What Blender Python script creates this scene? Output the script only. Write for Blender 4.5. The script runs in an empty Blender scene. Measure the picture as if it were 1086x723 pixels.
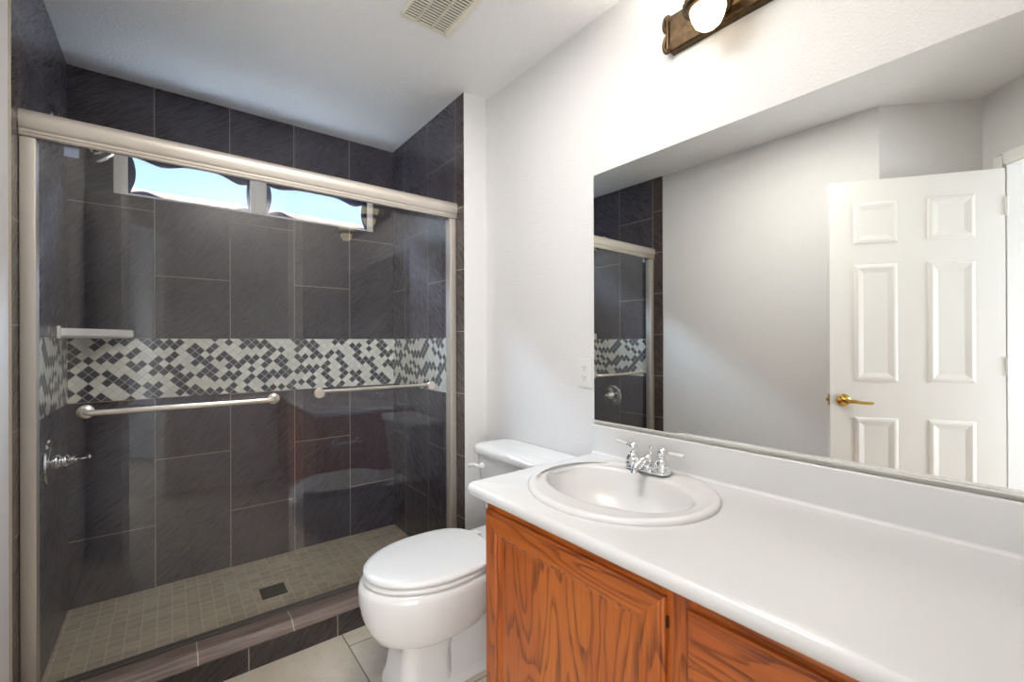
import bpy, bmesh, math, random
from mathutils import Vector, Matrix
SC = bpy.context.scene
COL = SC.collection
PI = math.pi
random.seed(7)

# ------------------------------------------------------------ camera, world, light, exposure
CAM_H = 1.1892
cam_data = bpy.data.cameras.new('camera')
cam = bpy.data.objects.new('camera', cam_data)
COL.objects.link(cam)
cam_data.sensor_width = 36.0
cam_data.lens = 36.0 * 470.4726 / 1086.0
cam_data.shift_y = (362.862 - 361.5) / 1086.0
cam_data.clip_start = 0.01
cam.matrix_world = (Matrix.Translation((0, 0, CAM_H)) @ Matrix.Rotation(-0.6577, 4, 'Z')
                    @ Matrix.Rotation(PI / 2 + 0.001, 4, 'X') @ Matrix.Rotation(-0.0034, 4, 'Z'))
SC.camera = cam

world = bpy.data.worlds.new('sky')
SC.world = world
world.use_nodes = True
wn = world.node_tree.nodes
sky = wn.new('ShaderNodeTexSky')
sky.sky_type = 'NISHITA'
sky.sun_disc = False
sky.sun_elevation = math.radians(48)
sky.sun_rotation = math.radians(180)
sky.air_density = 1.0
sky.dust_density = 0.6
wn['Background'].inputs['Strength'].default_value = 0.21
world.node_tree.links.new(sky.outputs[0], wn['Background'].inputs['Color'])

sun_d = bpy.data.lights.new('sun', 'SUN')
sun_d.energy = 1.5
sun_d.angle = 0.01
sun = bpy.data.objects.new('sun', sun_d)
COL.objects.link(sun)
sun.rotation_euler = (math.radians(42), 0, math.radians(-12))

HALL_POWER = 42.0
BULB_STRENGTH = 1.7
BULB_WATTS = 6.0
CEILING_FILL_WATTS = 11.5
OUTDOOR_FILL_WATTS = 4600.0
SC.view_settings.view_transform = 'Standard'
SC.view_settings.look = 'None'
SC.view_settings.exposure = 0.8
SC.view_settings.gamma = 1.0
SC.view_settings.use_curve_mapping = False
SC.cycles.max_bounces = 14
SC.cycles.diffuse_bounces = 6
SC.cycles.glossy_bounces = 8
SC.cycles.transmission_bounces = 10
SC.cycles.transparent_max_bounces = 24
SC.cycles.caustics_reflective = False
SC.cycles.caustics_refractive = False
SC.cycles.use_denoising = True
SC.cycles.sample_clamp_indirect = 6.0

# unseen area lamp added under the ceiling to even out the room, no fixture
cd_ = bpy.data.lights.new('ceiling_fill', 'AREA')
cd_.shape = 'DISK'
cd_.size = 0.70
cd_.energy = CEILING_FILL_WATTS
cd_.color = (1.0, 0.96, 0.91)
co_ = bpy.data.objects.new('ceiling_fill', cd_)
COL.objects.link(co_)
co_.location = (0.46, 0.95, 2.42)

# area lamp added outside, above the window's view, to brighten the shower walls
sd = bpy.data.lights.new('outdoor_fill', 'AREA')
sd.shape = 'RECTANGLE'
sd.size, sd.size_y = 8.0, 3.0
sd.energy = OUTDOOR_FILL_WATTS
sd.color = (0.62, 0.78, 1.0)
so = bpy.data.objects.new('outdoor_fill', sd)
COL.objects.link(so)
so.matrix_world = Matrix.Translation((0.4, 5.0, 5.2)) @ Vector((0.0, -2.3, -3.1)).to_track_quat('-Z', 'Y').to_matrix().to_4x4()

# ------------------------------------------------------------ measured room
XL, XR, YB, YS = -0.36, 1.164, 2.780, 1.894      # shower left/right/back, tile front edge
XW, DL = 1.2961, -0.0158                          # vanity wall line X = XW + DL*(Y-1.9)
VROT = 0.0158
ZC = 2.44
GY = 1.984                                        # outer glass plane


def wx(y):
    return XW + DL * (y - 1.9)


# ------------------------------------------------------------ node helpers
class E:
    """tiny expression wrapper around math nodes"""
    nt = None

    def __init__(s, sock):
        s.s = sock

    @staticmethod
    def m(op, *a, clamp=False):
        n = E.nt.nodes.new('ShaderNodeMath')
        n.operation = op
        n.use_clamp = clamp
        for i, v in enumerate(a):
            if isinstance(v, E):
                E.nt.links.new(v.s, n.inputs[i])
            else:
                n.inputs[i].default_value = v
        return E(n.outputs[0])

    def __add__(s, o): return E.m('ADD', s, o)
    def __radd__(s, o): return E.m('ADD', s, o)
    def __sub__(s, o): return E.m('SUBTRACT', s, o)
    def __rsub__(s, o): return E.m('SUBTRACT', o, s)
    def __mul__(s, o): return E.m('MULTIPLY', s, o)
    def __rmul__(s, o): return E.m('MULTIPLY', s, o)
    def __truediv__(s, o): return E.m('DIVIDE', s, o)
    def floor(s): return E.m('FLOOR', s)
    def frac(s): return E.m('FRACT', s)
    def mod(s, k): return E.m('FLOORED_MODULO', s, k)
    def min(s, o): return E.m('MINIMUM', s, o)
    def max(s, o): return E.m('MAXIMUM', s, o)
    def lt(s, o): return E.m('LESS_THAN', s, o)
    def gt(s, o): return E.m('GREATER_THAN', s, o)
    def abs(s): return E.m('ABSOLUTE', s)

    def smooth(s, a, b):
        n = E.nt.nodes.new('ShaderNodeMapRange')
        n.interpolation_type = 'SMOOTHSTEP'
        E.nt.links.new(s.s, n.inputs[0])
        n.inputs[1].default_value = a
        n.inputs[2].default_value = b
        return E(n.outputs[0])


def new_mat(name):
    m = bpy.data.materials.new(name)
    m.use_nodes = True
    E.nt = m.node_tree
    return m, m.node_tree, m.node_tree.nodes['Principled BSDF']


def pset(b, base=None, rough=None, metal=None, **k):
    if base is not None:
        b.inputs['Base Color'].default_value = (*base, 1)
    if rough is not None:
        b.inputs['Roughness'].default_value = rough
    if metal is not None:
        b.inputs['Metallic'].default_value = metal
    for n, v in k.items():
        b.inputs[n.replace('_', ' ')].default_value = v


def link(sock, inp):
    E.nt.links.new(sock.s if isinstance(sock, E) else sock, inp)


def comb(x, y, z):
    n = E.nt.nodes.new('ShaderNodeCombineXYZ')
    for i, v in enumerate((x, y, z)):
        if isinstance(v, E):
            E.nt.links.new(v.s, n.inputs[i])
        else:
            n.inputs[i].default_value = v
    return E(n.outputs[0])


def world_xyz():
    g = E.nt.nodes.new('ShaderNodeNewGeometry')
    s = E.nt.nodes.new('ShaderNodeSeparateXYZ')
    E.nt.links.new(g.outputs['Position'], s.inputs[0])
    return E(s.outputs[0]), E(s.outputs[1]), E(s.outputs[2])


def object_xyz():
    g = E.nt.nodes.new('ShaderNodeTexCoord')
    s = E.nt.nodes.new('ShaderNodeSeparateXYZ')
    E.nt.links.new(g.outputs['Object'], s.inputs[0])
    return E(s.outputs[0]), E(s.outputs[1]), E(s.outputs[2])


def noise(vec, scale=5, detail=2, rough=0.5, distortion=0.0):
    n = E.nt.nodes.new('ShaderNodeTexNoise')
    E.nt.links.new(vec.s, n.inputs['Vector'])
    n.inputs['Scale'].default_value = scale
    n.inputs['Detail'].default_value = detail
    n.inputs['Roughness'].default_value = rough
    n.inputs['Distortion'].default_value = distortion
    return E(n.outputs['Fac'] if 'Fac' in n.outputs else n.outputs[0])


def white(vec):
    n = E.nt.nodes.new('ShaderNodeTexWhiteNoise')
    n.noise_dimensions = '3D'
    E.nt.links.new(vec.s, n.inputs['Vector'])
    return E(n.outputs['Value'])


def mix(fac, a, b):
    n = E.nt.nodes.new('ShaderNodeMix')
    n.data_type = 'RGBA'
    if isinstance(fac, E):
        E.nt.links.new(fac.s, n.inputs[0])
    else:
        n.inputs[0].default_value = fac
    for i, v in ((6, a), (7, b)):
        if isinstance(v, E):
            E.nt.links.new(v.s, n.inputs[i])
        else:
            n.inputs[i].default_value = (*v, 1)
    return E(n.outputs[2])


def bump(b, height, strength=0.3, dist=0.002):
    n = E.nt.nodes.new('ShaderNodeBump')
    n.inputs['Strength'].default_value = strength
    n.inputs['Distance'].default_value = dist
    link(height, n.inputs['Height'])
    link(n.outputs[0], b.inputs['Normal'])


def plain(name, base, rough, metal=0.0, **k):
    m, nt, b = new_mat(name)
    pset(b, base, rough, metal, **k)
    return m


def srgb(r, g, b):
    f = lambda c: (c / 255 / 12.92) if c <= 10 else (((c / 255) + 0.055) / 1.055) ** 2.4
    return (f(r), f(g), f(b))


# ------------------------------------------------------------ materials
def paint(name, base, amount, scale):
    m, nt, b = new_mat(name)
    pset(b, base, 0.55)
    x, y, z = world_xyz()
    v = comb(x, y, z)
    n = noise(v, scale, 3, 0.55)
    bump(b, n.smooth(0.42, 0.68), amount, 0.003)
    return m


M = {}
M['wall'] = paint('wall_paint', (0.71, 0.705, 0.70), 0.25, 150)
M['ceiling'] = paint('ceiling_paint', (0.84, 0.835, 0.825), 0.45, 95)
M['white_trim'] = plain('white_trim_paint', (0.83, 0.825, 0.80), 0.35)
M['porcelain'] = plain('porcelain', (0.72, 0.715, 0.70), 0.08, Coat_Weight=0.3)
M['sink'] = plain('sink_porcelain', (0.72, 0.715, 0.705), 0.24)
M['shelf'] = plain('shelf_ceramic', (0.88, 0.88, 0.87), 0.15)
M['solid_top'] = plain('solid_surface', (0.70, 0.70, 0.695), 0.2)
M['plastic_white'] = plain('white_plastic', (0.72, 0.715, 0.70), 0.3)
M['plastic_dark'] = plain('dark_slot', (0.03, 0.03, 0.03), 0.6)
M['chrome'] = plain('chrome', (0.82, 0.83, 0.85), 0.06, 1.0)
M['nickel'] = plain('brushed_nickel', srgb(200, 193, 184), 0.42, 0.55)
M['satin_bar'] = plain('satin_bar', srgb(214, 205, 194), 0.28, 0.85)
M['channel'] = plain('bright_channel', srgb(222, 220, 214), 0.3, 0.2)
M['brass'] = plain('brass', srgb(214, 178, 96), 0.15, 1.0)
M['track_dark'] = plain('track_dark', srgb(104, 98, 92), 0.45, 0.4)
M['vinyl'] = plain('window_vinyl', (0.78, 0.78, 0.77), 0.4)
M['drain'] = plain('drain_metal', srgb(70, 70, 68), 0.4, 0.9)
M['mirror'] = plain('mirror_silver', (0.86, 0.875, 0.85), 0.0, 1.0)
M['mirror_edge'] = plain('mirror_edge', srgb(110, 118, 108), 0.2)
M['vent'] = plain('vent_paint', srgb(226, 220, 205), 0.5)
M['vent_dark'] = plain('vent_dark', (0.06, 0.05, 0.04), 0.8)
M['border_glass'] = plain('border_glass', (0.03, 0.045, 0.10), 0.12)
M['label'] = plain('label_film', srgb(170, 180, 205), 0.3, Alpha=0.45)
M['carpet'] = plain('hall_carpet', srgb(168, 158, 145), 0.95)


def slate(name, ax, a0, pitch, zA, zB, zp, gw=0.0032, base=(0.046, 0.040, 0.052), light=(0.132, 0.121, 0.142)):
    m, nt, b = new_mat(name)
    X, Y, Z = world_xyz()
    a = (X, Y)[ax]
    q = (a - a0) / pitch
    ci = q.floor()
    fa = q - ci
    da = fa.min(1.0 - fa) * pitch
    par = ci.mod(2.0)
    zo = par * (zB - zA) + zA
    r = (Z - zo) / zp
    zi = r.floor()
    fz = r - zi
    dz = fz.min(1.0 - fz) * zp
    d = da.min(dz)
    grout = 1.0 - d.smooth(gw * 0.35, gw * 0.65)
    ident = comb(ci, zi, 3.7)
    tone = white(ident)
    # fine diagonal scratches, direction flips tile by tile
    flip = tone.gt(0.5) * 0.5 + 0.6
    u = a * 0.8 + Z * flip
    w = Z * 0.8 - a * flip
    streak = noise(comb(u * 12.0, w * 190.0, tone * 20.0), 1.0, 4, 0.6, 0.05)
    cloud = noise(comb(a + tone * 9.0, Z, tone), 4.0, 4, 0.6, 0.3)
    f = (streak.smooth(0.50, 0.85) * 0.26 + cloud.smooth(0.3, 0.8) * 0.40 + tone * 0.14)
    col = mix(f, base, light)
    col = mix(grout, col, srgb(172, 164, 151))
    link(col, b.inputs['Base Color'])
    rough = streak * 0.16 + 0.20 + grout * 0.4
    link(rough, b.inputs['Roughness'])
    bump(b, streak * 0.5 - grout * 1.0, 0.04, 0.002)
    return m


M['slate_back_low'] = slate('slate_back_low', 0, XL + 0.304, 0.3125, 0.6225, 0.303, 0.62)
M['slate_back_up'] = slate('slate_back_up', 0, XL + 0.304, 0.3125, 1.523, 1.835, 0.62)
M['slate_side_low'] = slate('slate_side_low', 1, 1.978, 0.310, 0.6225, 0.3136, 0.62)
M['slate_side_up'] = slate('slate_side_up', 1, 1.978, 0.310, 1.523, 1.834, 0.62)
M['slate_strip'] = slate('slate_strip', 1, 1.894 - 0.0, 0.084, 1.559, 1.559, 0.3125, 0.003,
                         srgb(62, 52, 50), srgb(96, 84, 80))
M['slate_curb'] = slate('slate_curb', 0, 0.2261, 0.3127, -0.3, -0.3, 2.0, 0.003, (0.026, 0.021, 0.020), (0.075, 0.064, 0.060))


def mosaic(name, ax, off):
    m, nt, b = new_mat(name)
    X, Y, Z = world_xyz()
    a = (X, Y)[ax] + off
    c = 0.0295
    k = 0.70710678 / c
    u = (a + (Z - 0.925)) * k
    v = ((Z - 0.925) - a) * k
    i = u.floor()
    j = v.floor()
    fu = u - i
    fv = v - j
    d = fu.min(1.0 - fu).min(fv.min(1.0 - fv))
    # rows of two-cell pieces, each row shifted at random, with single cells dropped out
    h2 = white(comb(i, j, 8.1))
    shift = (white(comb(j, 2.0, 1.3)) * 4.0).floor()
    drop = white(comb((i / 3.0).floor(), j, 5.5)).lt(0.25)
    kk = (i + shift + drop).mod(4.0)
    dark = kk.lt(1.5) * h2.gt(0.08)
    mott = noise(comb(X * 1.0, Y * 1.0, Z * 1.0), 140, 3, 0.6)
    tone = white(comb(i, j, 2.2))
    light = mix(tone * 0.6 + mott * 0.4, srgb(214, 218, 210), srgb(246, 246, 240))
    darkc = mix(tone * 0.5 + mott * 0.5, srgb(44, 48, 62), srgb(88, 90, 98))
    col = mix(dark, light, darkc)
    g = 1.0 - d.smooth(0.02, 0.06)
    col = mix(g, col, srgb(205, 206, 198))
    link(col, b.inputs['Base Color'])
    pset(b, None, 0.3)
    bump(b, g * -1.0, 0.25, 0.002)
    return m


M['mosaic_back'] = mosaic('mosaic_back', 0, 0.0)
M['mosaic_side'] = mosaic('mosaic_side', 1, 0.11)


def floor_tile():
    m, nt, b = new_mat('floor_tile')
    X, Y, Z = world_xyz()
    p = 0.457
    q = (X - 0.555) / p
    ci = q.floor()
    fa = q - ci
    par = ci.mod(2.0)
    r = (Y - 1.772 + (1.0 - par * 1.0 - 1.0) * 0.2285) / p
    ri = r.floor()
    fz = r - ri
    d = fa.min(1.0 - fa).min(fz.min(1.0 - fz)) * p
    grout = 1.0 - d.smooth(0.0015, 0.003)
    tone = white(comb(ci, ri, 0.5))
    cl = noise(comb(X + tone * 7.0, Y + tone * 3.0, 0.0), 3.2, 6, 0.62, 0.8)
    fine = noise(comb(X, Y, 0.3), 60, 3, 0.6)
    f = cl.smooth(0.3, 0.72) * 0.75 + fine * 0.2 + tone * 0.12
    col = mix(f, srgb(176, 166, 150), srgb(218, 209, 194))
    col = mix(grout, col, srgb(118, 106, 92))
    link(col, b.inputs['Base Color'])
    link(fine * 0.15 + 0.33 + grout * 0.3, b.inputs['Roughness'])
    bump(b, cl * 0.3 - grout, 0.25, 0.002)
    return m


M['floor'] = floor_tile()


def shower_floor_tile():
    m, nt, b = new_mat('shower_floor_tile')
    X, Y, Z = world_xyz()
    p = 0.0508
    q = (X - XL - 0.012) / p
    r = (Y - 2.02) / p
    ci = q.floor()
    ri = r.floor()
    fa = q - ci
    fz = r - ri
    d = fa.min(1.0 - fa).min(fz.min(1.0 - fz)) * p
    grout = 1.0 - d.smooth(0.0009, 0.0019)
    tone = white(comb(ci, ri, 4.5))
    cl = noise(comb(X * 8.0 + tone * 9.0, Y * 40.0, tone * 5.0), 1.0, 4, 0.6)
    col = mix(cl.smooth(0.3, 0.7) * 0.55 + tone * 0.45, srgb(166, 154, 135), srgb(204, 190, 168))
    col = mix(grout, col, srgb(214, 204, 186))
    link(col, b.inputs['Base Color'])
    pset(b, None, 0.5)
    bump(b, grout * -1.0, 0.3, 0.002)
    return m


M['shower_floor'] = shower_floor_tile()


def curb_trim():
    m, nt, b = new_mat('curb_trim_tile')
    X, Y, Z = world_xyz()
    q = (X - 0.0756) / 0.3005
    fa = q.frac()
    d = fa.min(1.0 - fa) * 0.3005
    grout = 1.0 - d.smooth(0.0012, 0.0026)
    st = noise(comb(X * 5.0, Y * 90.0, Z * 120.0), 1.0, 4, 0.6)
    col = mix(st.smooth(0.3, 0.75), srgb(98, 84, 78), srgb(140, 124, 116))
    col = mix(grout, col, srgb(190, 180, 166))
    link(col, b.inputs['Base Color'])
    pset(b, None, 0.3)
    return m


M['curb_trim'] = curb_trim()


def wood(name, ax_grain, ax_cross):
    m, nt, b = new_mat(name)
    o = object_xyz()
    info = nt.nodes.new('ShaderNodeObjectInfo')
    rnd = E(info.outputs['Random'])
    g, c = o[ax_grain], o[ax_cross]
    t = o[3 - ax_grain - ax_cross]
    base = noise(comb(c * 7.0 + rnd * 13.0, g * 0.95, t * 3.0), 1.0, 3.0, 0.42, 0.1)
    ring = (base * 19.0).frac()
    line = ring.smooth(0.42, 0.92) * (1.0 - ring.smooth(0.92, 1.0))
    pore = noise(comb(c * 330.0, g * 9.0, t * 330.0 + rnd * 5.0), 1.0, 2, 0.6)
    fine = noise(comb(c * 90.0 + rnd, g * 2.2, t * 60.0), 1.0, 3, 0.6)
    blot = noise(comb(c * 5.0, g * 2.0, rnd * 9.0), 1.0, 2, 0.5)
    f = line * 0.46 + pore.smooth(0.42, 0.70) * (line * 0.30 + 0.16) + fine.smooth(0.35, 0.75) * 0.2
    col = mix(blot.smooth(0.3, 0.7), srgb(198, 110, 40), srgb(178, 90, 30))
    col = mix(f, col, srgb(98, 40, 12))
    link(col, b.inputs['Base Color'])
    pset(b, None, 0.3, 0.0, Coat_Weight=0.25, Coat_Roughness=0.2)
    bump(b, pore * -0.5 - line * 0.4, 0.12, 0.001)
    return m


M['oak_v'] = wood('oak_vertical', 2, 1)
M['oak_h'] = wood('oak_horizontal', 1, 2)
M['oak_side'] = wood('oak_side', 2, 0)


def bronze():
    m, nt, b = new_mat('antique_bronze')
    x, y, z = object_xyz()
    n = noise(comb(x, y, z), 55, 4, 0.6)
    col = mix(n.smooth(0.3, 0.75), srgb(72, 58, 42), srgb(98, 80, 58))
    link(col, b.inputs['Base Color'])
    pset(b, None, 0.38, 0.85)
    return m


M['bronze'] = bronze()


def shade_glass():
    m, nt, b = new_mat('lit_shade_glass')
    x, y, z = object_xyz()
    n = noise(comb(x, y, z), 75, 3, 0.6)
    pset(b, (0.35, 0.33, 0.28), 0.3)
    b.inputs['Emission Strength'].default_value = BULB_STRENGTH
    col = mix(n.smooth(0.35, 0.7), (1.0, 0.74, 0.42), (1.0, 0.86, 0.62))
    link(col, b.inputs['Emission Color'])
    return m


M['shade'] = shade_glass()


def arch_glass(name, tint, rough=0.0):
    m, nt, b = new_mat(name)
    nt.nodes.remove(b)
    out = nt.nodes['Material Output']
    tr = nt.nodes.new('ShaderNodeBsdfTransparent')
    tr.inputs[0].default_value = (*tint, 1)
    gl = nt.nodes.new('ShaderNodeBsdfGlossy')
    gl.inputs['Roughness'].default_value = rough
    fr = nt.nodes.new('ShaderNodeFresnel')
    fr.inputs[0].default_value = 1.52
    # both faces of the thin pane are counted on the side the ray meets first
    geo = nt.nodes.new('ShaderNodeNewGeometry')
    back = E(geo.outputs['Backfacing'])
    mx = nt.nodes.new('ShaderNodeMixShader')
    link((E(fr.outputs[0]) * 1.9).min(1.0) * (1.0 - back), mx.inputs[0])
    nt.links.new(tr.outputs[0], mx.inputs[1])
    nt.links.new(gl.outputs[0], mx.inputs[2])
    nt.links.new(mx.outputs[0], out.inputs[0])
    return m


M['door_glass'] = arch_glass('door_glass', (0.983, 0.986, 0.986))
M['window_glass'] = arch_glass('window_glass', (0.97, 0.975, 0.98), 0.3)


def roof_tile():
    m, nt, b = new_mat('roof_tile')
    X, Y, Z = world_xyz()
    n = noise(comb(X, Y, Z), 9, 4, 0.6)
    row = ((Y * 3.2).frac()).lt(0.12)
    col = mix(n, srgb(190, 168, 150), srgb(225, 208, 190))
    col = mix(row * 0.5, col, srgb(120, 100, 86))
    link(col, b.inputs['Base Color'])
    pset(b, None, 0.8)
    return m


M['roof'] = roof_tile()
M['stucco'] = plain('stucco', srgb(214, 200, 180), 0.9)
M['ground'] = plain('yard_gravel', srgb(178, 164, 146), 0.95)


# ------------------------------------------------------------ mesh helpers
class MB:
    def __init__(s):
        s.bm = bmesh.new()

    def merge(s, other, mat=None):
        """copy another bmesh's faces in"""
        me = bpy.data.meshes.new('tmp')
        other.to_mesh(me)
        other.free()
        if mat is not None:
            me.transform(mat)
        s.bm.from_mesh(me)
        bpy.data.meshes.remove(me)
        return s

    def box(s, x0, x1, y0, y1, z0, z1, bevel=0.0, seg=2, mi=0):
        b = bmesh.new()
        bmesh.ops.create_cube(b, size=1.0)
        for v in b.verts:
            v.co = Vector(((x0 + x1) / 2 + v.co.x * (x1 - x0), (y0 + y1) / 2 + v.co.y * (y1 - y0), (z0 + z1) / 2 + v.co.z * (z1 - z0)))
        if bevel > 0:
            bmesh.ops.bevel(b, geom=list(b.edges), offset=bevel, segments=seg, profile=0.6, affect='EDGES')
        for f in b.faces:
            f.material_index = mi
        return s.merge(b)

    def ring_loft(s, rings, cap0=True, cap1=True, closed=True, mi=0):
        vs = [[s.bm.verts.new(p) for p in r] for r in rings]
        n = len(vs[0])
        for a, b in zip(vs[:-1], vs[1:]):
            for i in range(n if closed else n - 1):
                k = (i + 1) % n
                try:
                    f = s.bm.faces.new((a[i], a[k], b[k], b[i]))
                    f.material_index = mi
                except ValueError:
                    pass
        if cap0 and closed:
            f = s.bm.faces.new(list(reversed(vs[0]))); f.material_index = mi
        if cap1 and closed:
            f = s.bm.faces.new(vs[-1]); f.material_index = mi
        return s

    def lathe(s, prof, origin=(0, 0, 0), axis=(0, 0, 1), n=32, mi=0):
        """prof: list of (radius, height along axis); caps where radius > 0 at ends"""
        q = Vector(axis).normalized().to_track_quat('Z', 'Y').to_matrix()
        o = Vector(origin)
        rings = []
        for r, h in prof:
            r = max(r, 1e-4)
            rings.append([o + q @ Vector((r * math.cos(2 * PI * i / n), r * math.sin(2 * PI * i / n), h)) for i in range(n)])
        return s.ring_loft(rings, mi=mi)

    def tube(s, pts, r, n=14, mi=0):
        pts = [Vector(p) for p in pts]
        rr = r if isinstance(r, (list, tuple)) else [r] * len(pts)
        rings = []
        up = None
        for i, p in enumerate(pts):
            t = (pts[min(i + 1, len(pts) - 1)] - pts[max(i - 1, 0)]).normalized()
            if up is None:
                up = Vector((0, 0, 1)) if abs(t.z) < 0.9 else Vector((1, 0, 0))
            side = t.cross(up).normalized()
            up = side.cross(t).normalized()
            rings.append([p + rr[i] * (math.cos(2 * PI * k / n) * side + math.sin(2 * PI * k / n) * up) for k in range(n)])
        return s.ring_loft(rings, mi=mi)

    def extrude_profile(s, prof, x0, x1, plane='YZ', mi=0):
        """closed profile of (a, b) swept along the third axis from x0 to x1"""
        def P(a, b, t):
            return {'YZ': (t, a, b), 'XZ': (a, t, b), 'XY': (a, b, t)}[plane]
        return s.ring_loft([[P(a, b, x0) for a, b in prof], [P(a, b, x1) for a, b in prof]], mi=mi)

    def quad(s, *pts, mi=0):
        f = s.bm.faces.new([s.bm.verts.new(p) for p in pts])
        f.material_index = mi
        return s

    def build(s, name, mats, parent=None, smooth=True, angle=35, bevel=0.0, subsurf=0):
        bmesh.ops.remove_doubles(s.bm, verts=s.bm.verts, dist=1e-5)
        bmesh.ops.recalc_face_normals(s.bm, faces=s.bm.faces)
        me = bpy.data.meshes.new(name)
        s.bm.to_mesh(me)
        s.bm.free()
        ob = bpy.data.objects.new(name, me)
        COL.objects.link(ob)
        for m in (mats if isinstance(mats, (list, tuple)) else [mats]):
            me.materials.append(m)
        if parent is not None:
            ob.parent = parent
        if bevel > 0:
            md = ob.modifiers.new('bevel', 'BEVEL')
            md.width = bevel
            md.segments = 3
            md.limit_method = 'ANGLE'
            md.angle_limit = math.radians(40)
        if subsurf:
            md = ob.modifiers.new('sub', 'SUBSURF')
            md.levels = md.render_levels = subsurf
        if smooth:
            for p in me.polygons:
                p.use_smooth = True
            if not subsurf:
                ed = bmesh.new()
                ed.from_mesh(me)
                for e in ed.edges:
                    if len(e.link_faces) == 2 and e.calc_face_angle(0) > math.radians(angle):
                        e.smooth = False
                ed.to_mesh(me)
                ed.free()
        return ob


def tag(o, label, cat, group=None, kind=None):
    o['label'] = label
    o['category'] = cat
    if group:
        o['group'] = group
    if kind:
        o['kind'] = kind
    return o


def struct(o, label, cat):
    return tag(o, label, cat, None, 'structure')


def thing(name, loc, rotz, label, cat, group=None):
    o = bpy.data.objects.new(name, None)
    o.empty_display_size = 0.1
    COL.objects.link(o)
    o.location = loc
    o.rotation_euler = (0, 0, rotz)
    return tag(o, label, cat, group, 'thing')


def on_vanity_wall(name, y, label, cat):
    """Empty on the vanity wall at height 0: local -x points into the room, local y runs along the wall"""
    return thing(name, (wx(y), y, 0), VROT, label, cat)


def paneled(mb, P, u0, u1, v0, v1, panels, rings, mi=0, field_mi=None):
    """flat face u0..u1 x v0..v1 with moulded panels. P(u,v,depth)->point; depth>0 goes into the face.
    rings: list of (inset, depth)."""
    us = sorted({u0, u1, *[p[0] for p in panels], *[p[1] for p in panels]})
    vs = sorted({v0, v1, *[p[2] for p in panels], *[p[3] for p in panels]})
    for a, b in zip(us[:-1], us[1:]):
        for c, d in zip(vs[:-1], vs[1:]):
            cu, cv = (a + b) / 2, (c + d) / 2
            if any(p[0] < cu < p[1] and p[2] < cv < p[3] for p in panels):
                continue
            mb.quad(P(a, c, 0), P(b, c, 0), P(b, d, 0), P(a, d, 0), mi=mi)
    for p in panels:
        last = None
        for ins, dep in [(0, 0)] + rings:
            r = [(p[0] + ins, p[2] + ins), (p[1] - ins, p[2] + ins), (p[1] - ins, p[3] - ins), (p[0] + ins, p[3] - ins)]
            cur = [P(a, b, dep) for a, b in r]
            if last:
                for i in range(4):
                    k = (i + 1) % 4
                    mb.quad(last[i], last[k], cur[k], cur[i], mi=mi)
            last = cur
        mb.quad(*last, mi=mi if field_mi is None else field_mi)


# ------------------------------------------------------------ the setting
# doorway geometry: two walls at 45 degrees at the camera's back
C0 = Vector((XL, 0.617))
C1 = Vector((-0.687, 0.257))
D1 = (C1 - C0).normalized()
D2 = Vector((-D1.y, D1.x))
if D2.x < 0:
    D2 = -D2
C2 = C1 + D2 * 1.0
T0, T1, DOOR_H = 0.125, 0.885, 2.045
HA = C1 + D2 * T0
HB = C1 + D2 * T1
YF = C2.y
XE = wx(YF)


def wall_slab(name, pts, z0, z1, mat, label, thick=0.11):
    """vertical wall along a 2-D polyline; pts listed so that the room lies to the left of the direction of travel"""
    mb = MB()
    for a, b in zip(pts[:-1], pts[1:]):
        a, b = Vector(a), Vector(b)
        t = (b - a).normalized()
        n = Vector((t.y, -t.x)) * thick
        q = [a, b, b + n, a + n]
        mb.ring_loft([[(p.x, p.y, z0) for p in q], [(p.x, p.y, z1) for p in q]])
    return struct(mb.build(name, mat, smooth=False), label, 'wall')


# floor of the room and of the shower
mb = MB()
mb.box(-0.75, 1.50, -0.56, 1.90, -0.06, 0.0)
struct(mb.build('floor', M['floor'], smooth=False), 'beige stone-look tile floor in front of the shower', 'floor')
mb = MB()
mb.box(XL - 0.02, XR + 0.02, 1.90, YB + 0.02, -0.06, 0.002)
struct(mb.build('floor_shower', M['shower_floor'], smooth=False), 'small square tan mosaic tile floor inside the shower', 'floor')
mb = MB()
mb.box(-0.85, 1.50, -0.60, YB + 0.12, ZC, ZC + 0.08)
struct(mb.build('ceiling', M['ceiling'], smooth=False), 'white textured ceiling over the bathroom', 'ceiling')

# back wall with a high window opening
WX0, WX1, WZ0, WZ1 = -0.2065, 1.030, 1.897, 2.150
ZB0, ZB1 = 0.925, 1.215


def wall_faces_back():
    mb = MB()
    y = YB
    def q(x0, x1, z0, z1, mi):
        mb.quad((x0, y, z0), (x1, y, z0), (x1, y, z1), (x0, y, z1), mi=mi)
    q(XL, XR, -0.05, ZB0, 0)
    q(XL, XR, ZB0, ZB1, 1)
    q(XL, XR, ZB1, WZ0, 2)
    q(XL, WX0, WZ0, WZ1, 2)
    q(WX1, XR, WZ0, WZ1, 2)
    q(XL, XR, WZ1, ZC, 2)
    # reveal and outer skin
    Y1 = YB + 0.12
    for (x0, z0, x1, z1) in ((WX0, WZ0, WX1, WZ0), (WX1, WZ0, WX1, WZ1), (WX1, WZ1, WX0, WZ1), (WX0, WZ1, WX0, WZ0)):
        mb.quad((x0, y, z0), (x1, y, z1), (x1, Y1, z1), (x0, Y1, z0), mi=3)
    def o(x0, x1, z0, z1):
        mb.quad((x0, Y1, z0), (x1, Y1, z0), (x1, Y1, z1), (x0, Y1, z1), mi=4)
    o(XL - .12, XR + .2, -0.05, WZ0)
    o(XL - .12, WX0, WZ0, WZ1)
    o(WX1, XR + .2, WZ0, WZ1)
    o(XL - .12, XR + .2, WZ1, ZC + .08)
    return mb


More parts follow.
